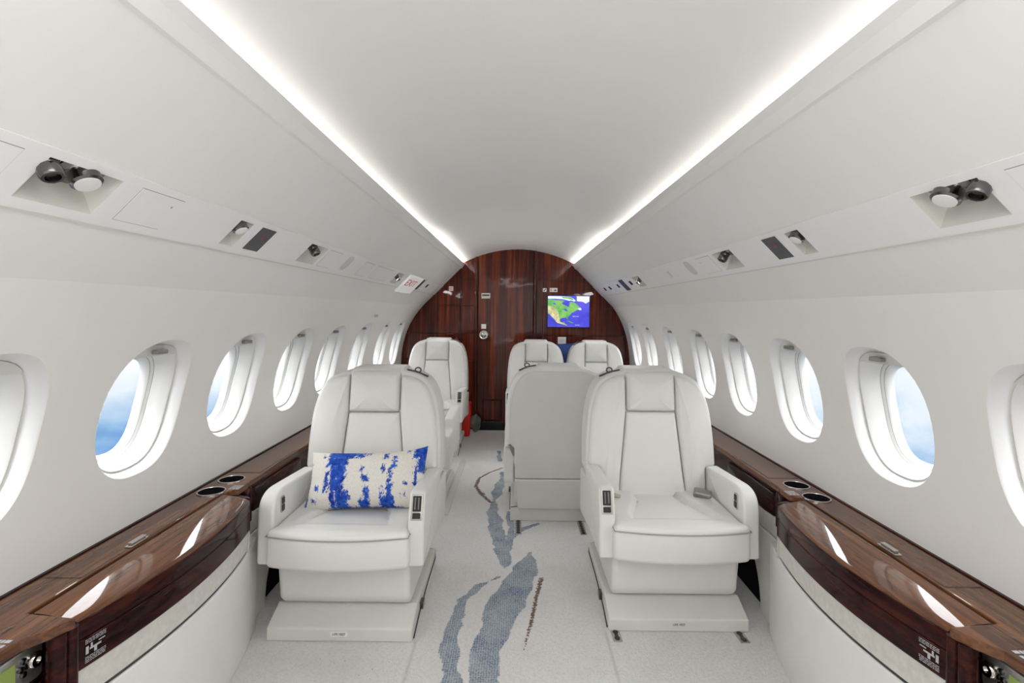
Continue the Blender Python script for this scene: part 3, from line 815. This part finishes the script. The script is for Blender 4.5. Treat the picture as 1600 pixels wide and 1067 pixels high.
small_unit(1, 4.76, 4.92, 'plain pale unit at the far end of the right overhead strip', 'plain0')
# exit sign
r = thing('exit_sign', 'white sign reading EXIT in red letters on the left overhead strip', 'sign', SP(-1, .64, 3.62, D0))
mb = MB(); slab_on(mb, -1, 3.44, 3.90, .53, .80, D0 - .002, D0 + .010); mb.build('plate', plain('brightened_white_sign', (.92, .92, .91), .4, emit=(1, 1, 1), estr=.10), r, bevel=.003, smooth=False)  # faint glow put into the plate so it shows whiter
ex = Vector((0, 1, 0)); ey = (SP(-1, .5, 0) - SP(-1, .7, 0)).normalized()
text_mesh('exit_lettering', 'EXIT', .145, M['red'], basis(SP(-1, .64, 3.63, D0 + .0105), ex, ey) @ Matrix.Diagonal((1.05, .56, 1, 1)), r)
# emergency pull tag on the panel seam below the exit sign
mb = MB(); z = 1.12
mb.box(wx(-1, z) , wx(-1, z) + .004, 3.52, 3.60, z - .012, z + .012)
tag(mb.build('release_placard', plain('pale_red_print', (.62, .45, .42), .5), smooth=False), 'small faded red emergency placard on the panel joint under the exit sign', 'sign')

# ------------------------------------------------------------------ the club seats
def yf(z): return .365 + (z - .35) * .18 + .012 * math.cos((z - .35) / .55 * PI)
def yr(z): return .575 + max(0, z - .1) * .075
def make_seat(m, label, extra):
    r = thing('club_seat', label, 'seat', (0, 0, 0), 'cream leather club seats')
    X = lambda x: m * x
    # floor plinth
    mb = MB(); mb.prism([(0, 0), (0, .046), (.095, .085), (.53, .085), (.53, 0)], lambda u, v, a: (X(a), u, v), -.255, .255)
    base = mb.build('base', M['plastic'], r, bevel=.006, smooth=False)
    mb = MB(); mb.tube([(X(-.257), .02, .004), (X(-.257), .12, .03), (X(-.257), .30, .05), (X(-.257), .50, .055), (X(-.25), .53, .08), (X(-.18), .53, .088)], .0025, 6); mb.build('cable', M['line'], base)
    mb = MB(); mb.box(X(-.268), X(-.255), .14, .175, .035, .062); mb.build('latch', M['dchrome'], base, bevel=.002, smooth=False)
    text_mesh('life_vest_lettering', 'LIFE VEST', .011, M['signdark'], basis((0, -.0012, .027), (1, 0, 0), (0, 0, 1)), base)
    if extra == 'placard':
        MB().box(-.03, .03, -.0006, .002, .019, .035).build('placard', M['white'], base, smooth=False)
    # swivel pedestal
    mb = MB(); mb.prism([(.085, .088), (.052, .12), (.030, .275), (.50, .275), (.50, .088)], lambda u, v, a: (X(a), u, v), -.235, .235)
    mb.build('pedestal', M['leather'], r, bevel=.018, angle=50)
    # cushion apron and seat cushion, bowed front edge
    fb = [(.2435 - .487 * q / 16, -.030 - .032 * (1 - (1 - 2 * q / 16) ** 2)) for q in range(17)]
    ap = [(X(x), y) for x, y in fb] ; ap = ap + [(X(-.2435), .05), (X(.2435), .05)]
    if m > 0: ap = ap[::-1]
    def dense(pl):
        return rpoly([(u, v, .018 if abs(abs(u) - .2435) < 1e-6 else 0) for u, v in pl], .02)
    def apx(u, v, d):
        k = (d - .265) / .115
        return (u * (1 + .01 * (1 - k)), v - .004 * math.sin(k * PI), d)
    MB().pad(dense(ap), apx, .265, .378, .022, .006, 0, 3).build('apron', M['leather'], r)
    co = fb + [(-.2435, -.005), (-.2335, .02), (-.2335, .41), (.2335, .41), (.2335, .02), (.2435, -.005)]
    co = [(X(x), y) for x, y in co]
    if m > 0: co = co[::-1]
    def sm(a, b, x): t = min(1, max(0, (x - a) / (b - a))); return t * t * (3 - 2 * t)
    def cd(x, y):
        hw = .085 + .075 * sm(.34, .02, y)
        inside = sm(hw + .02, hw - .006, abs(x)) * sm(.015, .07, y)
        seam = math.exp(-((abs(x) - hw) / .007) ** 2) * sm(.09, .13, y)
        return -.016 * inside - .006 * seam + .004 * (1 - (x / .25) ** 2) - .06 * max(0, y) * .9 * (y / .41)
    co = rpoly([(u, v, .012 if abs(abs(u) - .2435) < 1e-6 and v < -.01 else 0) for u, v in co], .012)
    MB().pad(co, lambda u, v, d: (u, v, d), .335, .398, .004, .020, .0, 26, cd).build('seat_cushion', M['leather'], r)
    MB().tube([(X(x * 1.004), y - .003, .3785) for x, y in [(-.2425, .03)] + fb[::-1] + [(.2425, .03)]], .0022, 6).build('piping', M['piping'], r)
    # backrest shell (wraps to the rear), with the taller middle
    HO = [(.236, .33, .01), (.238, .434, .006), (.286, .440, .012), (.285, .60, .05), (.272, .74, .06), (.238, .838, .05), (.175, .880, .03), (.118, .889, .012), (.108, .905, .012)]
    out = HO + [(-x, z, q) for x, z, q in HO[::-1]]
    so = rpoly(out, .018)
    def shell(u, v, d):       # d 0 rear .. 1 front
        return (u, yr(v) + (yf(v) + .012 - yr(v)) * d, v)
    def shp(u, v, d): return (X(u), yr(v) - d, v)
    def mapd(u, v, d):
        T = yr(v) - yf(v) - .012
        return (X(u), yr(v) - d / .15 * T, v)
    sh = MB().pad(so, mapd, 0, .15, .022, .022, 0, 5).build('backrest_shell', M['leather'], r)
    MB().tube([mapd(u * .996, v - .002, .128) for u, v in so if v > .50], .0018, 5).build('piping', M['piping'], sh)
    # rear panel and lower flap
    rp = rpoly([(-.232, .265, .01), (.232, .265, .01), (.236, .44, .01), (.266, .465, .02), (.262, .62, .05), (.252, .74, .07), (.216, .835, .07), (.150, .872, .03), (-.150, .872, .03), (-.216, .835, .07), (-.252, .74, .07), (-.262, .62, .05), (-.266, .465, .02), (-.236, .44, .01)], .02)
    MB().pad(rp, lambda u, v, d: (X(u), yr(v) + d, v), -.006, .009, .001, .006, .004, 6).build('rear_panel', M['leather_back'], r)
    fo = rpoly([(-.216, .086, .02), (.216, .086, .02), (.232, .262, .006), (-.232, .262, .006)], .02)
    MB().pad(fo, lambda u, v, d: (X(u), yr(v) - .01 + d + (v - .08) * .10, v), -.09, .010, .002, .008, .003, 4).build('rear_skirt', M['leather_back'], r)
    # upholstery on the front of the backrest
    def fr(u, v, d): return (X(u), yf(v) + .012 - d, v)
    wing = [(.150, .345, .006), (.232, .345, .02), (.235, .480, .004), (.277, .488, .015), (.274, .60, .05), (.261, .735, .06), (.228, .828, .05), (.172, .868, .03), (.111, .876, .008), (.111, .722, .004)]
    for sd in (1, -1):
        w = [(x * sd, z, q) for x, z, q in wing]
        if sd < 0: w = w[::-1]
        wo = rpoly(w, .018)
        MB().pad(wo, fr, -.01, .036, .001, .024, .008, 8).build('side_bolster', M['leather'], r)
    cp = rpoly([(-.147, .345, .006), (.147, .345, .006), (.1085, .717, .008), (-.1085, .717, .008)], .02)
    MB().pad(cp, fr, -.01, .026, .001, .016, .006, 8).build('back_cushion', M['leather'], r)
    hp = rpoly([(-.107, .722, .012), (.107, .722, .012), (.107, .892, .016), (-.107, .892, .016)], .015)
    MB().pad(hp, fr, -.06, .040, .02, .026, .010, 7).build('headrest', M['leather'], r)
    # armrests: aisle side (with the switch plate) and wall side
    arm = [(.395, .490), (.06, .512), (.034, .508), (.004, .41), (.0, .265), (.24, .258), (.56, .22), (.575, .425), (.40, .43)]
    rad = {(.06, .512): .02, (.034, .508): .012, (.004, .41): .03, (.0, .265): .008, (.24, .258): .05, (.56, .22): .03, (.575, .425): .02, (.40, .43): .01, (.395, .490): .01}
    arm = [(a, b, rad[(a, b)]) for a, b in arm]
    ao = rpoly(arm, .02)
    a1 = MB().pad(ao, lambda u, v, d: (X(-.292 + d), u, v), 0, .058, .010, .010, .002, 4).build('armrest', M['leather'], r)
    arm2 = [(.395, .490, .01), (.06, .512, .05), (.004, .475, .06), (.0, .265, .008), (.24, .258, .05), (.56, .22, .03), (.575, .425, .02), (.40, .43, .01)]
    a2 = MB().pad(rpoly(arm2, .02), lambda u, v, d: (X(.234 + d), u, v), 0, .058, .010, .012, .002, 4).build('armrest', M['leather'], r)
    def pl(u, v, d):          # switch plate on the sloping front of the aisle armrest
        b = Vector((X(-.264), .0075, .4225)); ez = Vector((0, .030, .098)).normalized(); nn = Vector((0, -.956, .293))
        p = b + Vector((u, 0, 0)) + ez * v + nn * d
        return tuple(p)
    sw = MB().pad(rpoly([(-.021, 0, .003), (.021, 0, .003), (.021, .088, .003), (-.021, .088, .003)], .02), pl, -.004, .003, .001, .0015, 0, 1, seg=2).build('switch_plate', M['steel'], a1)
    MB().pad(rpoly([(-.015, .03, .002), (.015, .03, .002), (.015, .082, .002), (-.015, .082, .002)], .02), pl, .002, .0042, .0005, .0005, 0, 1, seg=1).build('switch_recess', M['black'], sw)
    mb = MB()
    for q in (-.006, .006): mb.pad(rpoly([(q - .0035, .036, .001), (q + .0035, .036, .001), (q + .0035, .077, .001), (q - .0035, .077, .001)], .02), pl, .003, .007, .0005, .001, 0, 1, seg=1)
    mb.build('lever', M['dchrome'], sw)
    MB().pad(rpoly([(-.014, .006, .002), (.014, .006, .002), (.014, .025, .002), (-.014, .025, .002)], .02), pl, .002, .0055, .0005, .001, 0, 1, seg=1).build('button', M['black'], sw)
    # recline switch on the inner face of the wall armrest
    bt = rpoly([(.055, .425, .008), (.083, .425, .008), (.083, .483, .008), (.055, .483, .008)], .01)
    rb_ = MB().pad(bt, lambda u, v, d: (X(.233 - d), u, v), -.002, .003, .001, .001, 0, 1, seg=2).build('recline_bezel', M['steel'], a2)
    mb = MB()
    for z0, z1 in ((.430, .452), (.456, .478)):
        mb.pad(rpoly([(.060, z0, .003), (.078, z0, .003), (.078, z1, .003), (.060, z1, .003)], .01), lambda u, v, d: (X(.233 - d), u, v), .002, .006, .0005, .001, 0, 1, seg=1)
    mb.build('recline_button', M['black'], rb_)
    # shoulder belt guide on the aisle-side shoulder
    mb = MB()
    z = .886; y = yf(.886) + .07
    mb.tube([(X(-.215), y, .862), (X(-.165), y - .005, .883), (X(-.120), y, .892)], .0045, 6)
    mb.tube([(X(-.170) + .013 * math.cos(a), y - .01, .892 + .011 * math.sin(a)) for a in [2 * PI * q / 14 for q in range(14)]], .0032, 6, True)
    mb.build('belt_guide', M['signdark'], r)
    if extra == 'buckle':
        bo = rpoly([(-.036, -.02, .012), (.036, -.02, .012), (.036, .02, .012), (-.036, .02, .012)], .01)
        c = Vector((X(.185), .285, .405)); ex_ = Vector((X(.92), -.35, -.1)).normalized(); en = Vector((0, -.35, .93)).normalized(); ey_ = en.cross(ex_)
        MB().pad(bo, lambda u, v, d: tuple(c + ex_ * u + ey_ * v + en * d), -.014, .012, .004, .008, .002, 3, seg=3).build('belt_buckle', M['grey'], r)
        mb = MB(); mb.tube([(X(-.225), .29, .402), (X(-.20), .275, .400), (X(-.165), .262, .396)], .009, 8); mb.build('belt_strap', plain('tan_webbing', (.48, .43, .38), .7), r)
    return r

def copy_tree(o, parent=None):
    c = o.copy(); COL.objects.link(c)
    if parent is not None: c.parent = parent
    for ch in list(o.children): copy_tree(ch, c)
    return c
SR = make_seat(1, 'cream leather club seat at front right with the belt buckle on its cushion', 'buckle')
SL = make_seat(-1, 'cream leather club seat at front left holding the blue and white pillow', 'placard')
def place(o, x, y, rz, sc, label=None):
    o.location = (x, y, 0); o.rotation_euler = (0, 0, rz); o.scale = sc
    if label: o['label'] = label
place(SR, .605, 1.86, 0, (1, 1, 1)); place(SL, -.605, 1.785, 0, (1, 1, 1))
place(copy_tree(SL), .235, 3.36, PI, (1, 1, .965), 'cream club seat turned away, its plain back to the camera, beside the front right seat')
place(copy_tree(SL), -.685, 4.06, 0, (.92, 1, 1.01), 'cream leather club seat at the far left of the aisle beside the red case')
place(copy_tree(SR), .184, 4.06, 0, (.888, 1, 1.0), 'cream leather club seat in the rear row, the one nearest the aisle and door')
place(copy_tree(SR), .708, 4.06, 0, (.888, 1, 1.0), 'cream leather club seat in the rear row at far right, by the windows')
# seat behind the front left one: backrest folded down, only its aisle armrest shows
def folded():
    r = thing('folded_seat', 'cream seat folded low behind the front left seat, only its armrest showing', 'seat', (-.672, 3.56, 0))
    r.rotation_euler = (0, 0, PI)
    keep = ('base', 'pedestal', 'apron', 'seat_cushion', 'armrest')
    for ch in SR.children:
        if ch.name.split('.')[0] in keep:
            c = ch.copy(); COL.objects.link(c); c.parent = r
    o = rpoly([(-.225, .03, .05), (.225, .03, .05), (.225, .44, .03), (-.225, .44, .03)], .02)
    b = MB().pad(o, lambda u, v, d: (u, v, d), .385, .470, .02, .02, .008, 6).build('backrest', M['leather_back'])
    b.parent = r; b.location = (0, .235, .385)
folded()

# ------------------------------------------------------------------ pillow on the front left seat
def build_pillow():
    W, Hh = .232, .112
    nx, nz = 150, 80
    def ss(u): return u
    R = lambda u0, u1, v0, v1: ((u0 - 100) / 1320, (u1 - 100) / 1320, (v0 - 165) / 625, (v1 - 165) / 625)
    pat = [R(340, 640, 150, 260), R(345, 580, 240, 350), R(395, 560, 340, 480), R(400, 545, 470, 600), R(410, 460, 590, 790), R(470, 600, 590, 800), R(335, 375, 400, 605), R(650, 740, 190, 250), R(720, 830, 690, 800), R(770, 830, 560, 700), R(750, 810, 440, 500), R(960, 1010, 215, 270), R(1070, 1105, 250, 360), R(1035, 1065, 370, 540), R(1025, 1080, 530, 670), R(945, 1090, 660, 800), R(1290, 1440, 130, 280), R(1345, 1430, 250, 420), R(1310, 1345, 360, 560), R(955, 985, 345, 405), R(725, 745, 365, 400), R(965, 980, 560, 640), R(600, 625, 630, 690), R(230, 262, 550, 590), R(205, 240, 675, 705), R(1190, 1215, 635, 665), R(1215, 1240, 515, 550), R(80, 130, 640, 800), R(100, 125, 300, 640), R(560, 585, 430, 480), R(400, 1180, 780, 800), R(280, 305, 220, 245), R(1210, 1240, 185, 200), R(760, 800, 195, 215)]
    mb = MB(); paint = []
    org = Vector((-.572, 1.975, .385))
    back = .30
    def pos(u, v, side):
        # u,v -1..1 ; pinched corners, plump middle
        ear = 1 + .0 * u
        x = u * W * (1 - .055 * (1 - v * v) * 0 - .045 * (1 - abs(v) ** 2) * abs(u) ** 6)
        z = v * Hh * (1 - .085 * (1 - u * u) * abs(v) ** 4)
        if u > 0 and v > 0: z += .014 * u ** 4 * v ** 3
        if u < 0 and v < 0: x -= .012 * (u * v) ** 2
        t = .078 * ((1 - abs(u) ** 3.2) * (1 - abs(v) ** 2.6)) ** .55
        wr = .0025 * mnoise.noise(Vector((u * 5, v * 3, side * 4)))
        y = -side * (t + wr * (1 - max(abs(u), abs(v)) ** 8))
        q = Vector((x, y, z + Hh))
        q.rotate(Matrix.Rotation(-.40, 3, 'X')); q.rotate(Matrix.Rotation(-.035, 3, 'Y'))
        return org + q
    idx = {}
    for side in (1, -1):
        for j in range(nz + 1):
            for i in range(nx + 1):
                u, v = -1 + 2 * i / nx, -1 + 2 * j / nz
                edge = i in (0, nx) or j in (0, nz)
                if edge and side < 0: idx[(side, i, j)] = idx[(1, i, j)]; continue
                idx[(side, i, j)] = mb.vert(pos(u, v, side))
                a, b = (u + 1) / 2, (1 - v) / 2
                best = 9
                for (p0, p1, q0, q1) in pat:
                    dx = max(p0 - a, a - p1) * W * 2; dz = max(q0 - b, b - q1) * Hh * 2
                    dd = max(dx, dz) if max(dx, dz) < 0 else math.hypot(max(dx, 0), max(dz, 0))
                    best = min(best, dd)
                paint.append(min(.93, max(.13, .60 - best / .034)) if side > 0 else .3)
        for j in range(nz):
            for i in range(nx):
                f = [idx[(side, i, j)], idx[(side, i + 1, j)], idx[(side, i + 1, j + 1)], idx[(side, i, j + 1)]]
                mb.face(f if side > 0 else f[::-1])
    o = mb.build('throw_pillow', M['pillow'])
    at = o.data.attributes.new('paint', 'FLOAT', 'POINT')
    at.data.foreach_set('value', paint)
    tag(o, 'blue and white distressed lumbar pillow lying on the front left seat', 'pillow')
build_pillow()

# ------------------------------------------------------------------ small things
def seat_track(x, y0, y1, label):
    mb = MB(); mb.box(x - .016, x + .016, y0, y1, -.002, .004); mb.mat(1); mb.box(x - .006, x + .006, y0 + .004, y1 - .002, .003, .0055)
    n = max(2, int((y1 - y0) / .025))
    for q in range(n):
        y = y0 + (q + .5) * (y1 - y0) / n; mb.lathe([(.010, 0), (.010, .0017), (0, .0017)], (x, y, .004), (0, 0, 1), 10)
    tag(mb.build('seat_track', [M['steel'], M['black']], smooth=False), label, 'floor rail', 'metal floor rails')
seat_track(.372, 1.80, 1.90, 'short metal floor rail at the aisle-side front corner of the front right seat')
seat_track(.82, 1.80, 1.90, 'short metal floor rail at the window-side front corner of the front right seat')
seat_track(.025, 2.66, 2.86, 'short metal floor rail behind the turned-away seat, aisle side')
seat_track(.365, 2.66, 2.86, 'short metal floor rail behind the turned-away seat, window side')
mb = MB(); mb.box(-.412, -.372, 2.9, 3.95, 0, .006)
tag(mb.build('track_cover', M['plastic'], bevel=.002, smooth=False), 'white strip covering the floor rail beside the far left seats', 'floor rail')

# red case behind the far left seat
def red_case():
    r = thing('red_case', 'bright red case standing behind the far left seat near the door', 'case', (-.475, 4.74, 0))
    o = rpoly([(-.58, .0, .02), (-.415, .0, .02), (-.41, .10, .03), (-.405, .32, .02), (-.46, .32, .02), (-.47, .12, .05), (-.585, .05, .03)], .02)
    MB().pad(o, lambda u, v, d: (u, 4.80 - d, v), 0, .10, .015, .02, .006, 4).build('body', M['redbag'], r)
    MB().tube([(-.445, 4.75, .315), (-.445, 4.75, .335), (-.42, 4.75, .335), (-.42, 4.75, .315)], .006, 6).build('handle', M['black'], r)
red_case()
mb = MB(); rows = []
for j in range(13):
    v = -PI / 2 + PI * j / 12
    rows.append([Vector((-.375 + .05 * math.cos(v) * math.cos(a) * (1 + .25 * mnoise.noise(Vector((math.cos(a) * 2, math.sin(a) * 2, v)))), 4.90 + .045 * math.cos(v) * math.sin(a), .085 + .085 * math.sin(v) + .03 * mnoise.noise(Vector((math.cos(a) * 1.5, v * 2, 5))) * math.cos(v))) for a in [2 * PI * q / 20 for q in range(20)]])
mb.grid(rows, True)
o = mb.build('cloth_sack', M['sack']); tag(o, 'small grey-green cloth sack on the floor between the red case and the door', 'bag')
# blue cushion behind the rear row
mb = MB()
oc = rpoly([(.33, .50, .06), (.93, .50, .06), (.93, .86, .08), (.33, .86, .08)], .03)
mb.pad(oc, lambda u, v, d: (u, 4.93 - d + (v - .5) * .10, v - .03 * ((u - .63) / .3) ** 2 + .0), 0, .09, .04, .04, .02, 6)
tag(mb.build('blue_cushion', M['blue']), 'dark blue cushion wedged behind the two rear row seats', 'cushion')

# ------------------------------------------------------------------ sky, lamps, camera
w = bpy.data.worlds.new('sky'); SC.world = w; w.use_nodes = True; nt = w.node_tree
bg = nt.nodes['Background']
tc = nt.nodes.new('ShaderNodeTexCoord'); mp = nt.nodes.new('ShaderNodeMapping'); mp.inputs['Scale'].default_value = (1.3, 1.3, 3.2); mp.inputs['Location'].default_value = (.3, .1, .2)
L(nt, tc.outputs['Generated'], mp.inputs['Vector'])
n = noise_tex(nt, mp.outputs['Vector'], 2.2, 6, .5, .3)
sp = nt.nodes.new('ShaderNodeSeparateXYZ'); L(nt, tc.outputs['Generated'], sp.inputs[0])
f = math_n(nt, 'ADD', n, math_n(nt, 'MULTIPLY', math_n(nt, 'ADD', sp.outputs[2], .165), 3.3))
c = ramp(nt, f, [(.36, (.10, .25, .50)), (.46, (.27, .42, .60)), (.58, (.60, .66, .72)), (.8, (.78, .79, .80))])
L(nt, c, bg.inputs['Color'])
up = math_n(nt, 'MULTIPLY', math_n(nt, 'SUBTRACT', sp.outputs[2], .03), 8, True)
L(nt, math_n(nt, 'ADD', math_n(nt, 'MULTIPLY', up, 8.0), 1.0), bg.inputs['Strength'])

def area(name, loc, rot, sx, sy, power, col=(1, 1, 1)):
    l = bpy.data.lights.new(name, 'AREA'); l.shape = 'RECTANGLE'; l.size = sx; l.size_y = sy; l.energy = power; l.color = col
    o = bpy.data.objects.new(name, l); COL.objects.link(o); o.location = loc; o.rotation_euler = rot
    return o
struct(MB().box(-1.2, 1.2, Y0 - .03, Y0, -.02, 1.8).build('wall_front', M['panel'], smooth=False))
area('overhead_fill', (.02, .05, 1.70), (0, 0, 0), .9, 1.1, 9, (.985, .99, 1))  # unseen fill light added overhead, out of the camera's view
area('bounce_fill', (0, -.25, .55), (PI, 0, 0), 1.3, .7, 5.5, (.98, .99, 1))  # unseen upward light added behind the camera to lift the ceiling
for s in (-1, 1):                      # added fill lights just below the service strips, brightening the rear cabin
    for y in (3.45, 4.42): area('rear_fill', SP(s, .625, y, .012), (0, s * math.radians(45), 0), .035, .66, 1.1, (1, .99, .97))

cam = bpy.data.cameras.new('camera'); co = bpy.data.objects.new('camera', cam); COL.objects.link(co)
co.location = (0, 0, H); co.rotation_euler = (PI / 2, -math.radians(.6), 0)
cam.sensor_width = 36; cam.lens = 18.0; cam.clip_start = .02
cam.shift_x = -6 / 1600; cam.shift_y = -47.5 / 1600
SC.camera = co
SC.view_settings.view_transform = 'Standard'
SC.view_settings.exposure = 0.52
SC.cycles.max_bounces = 8; SC.cycles.diffuse_bounces = 6; SC.cycles.glossy_bounces = 4
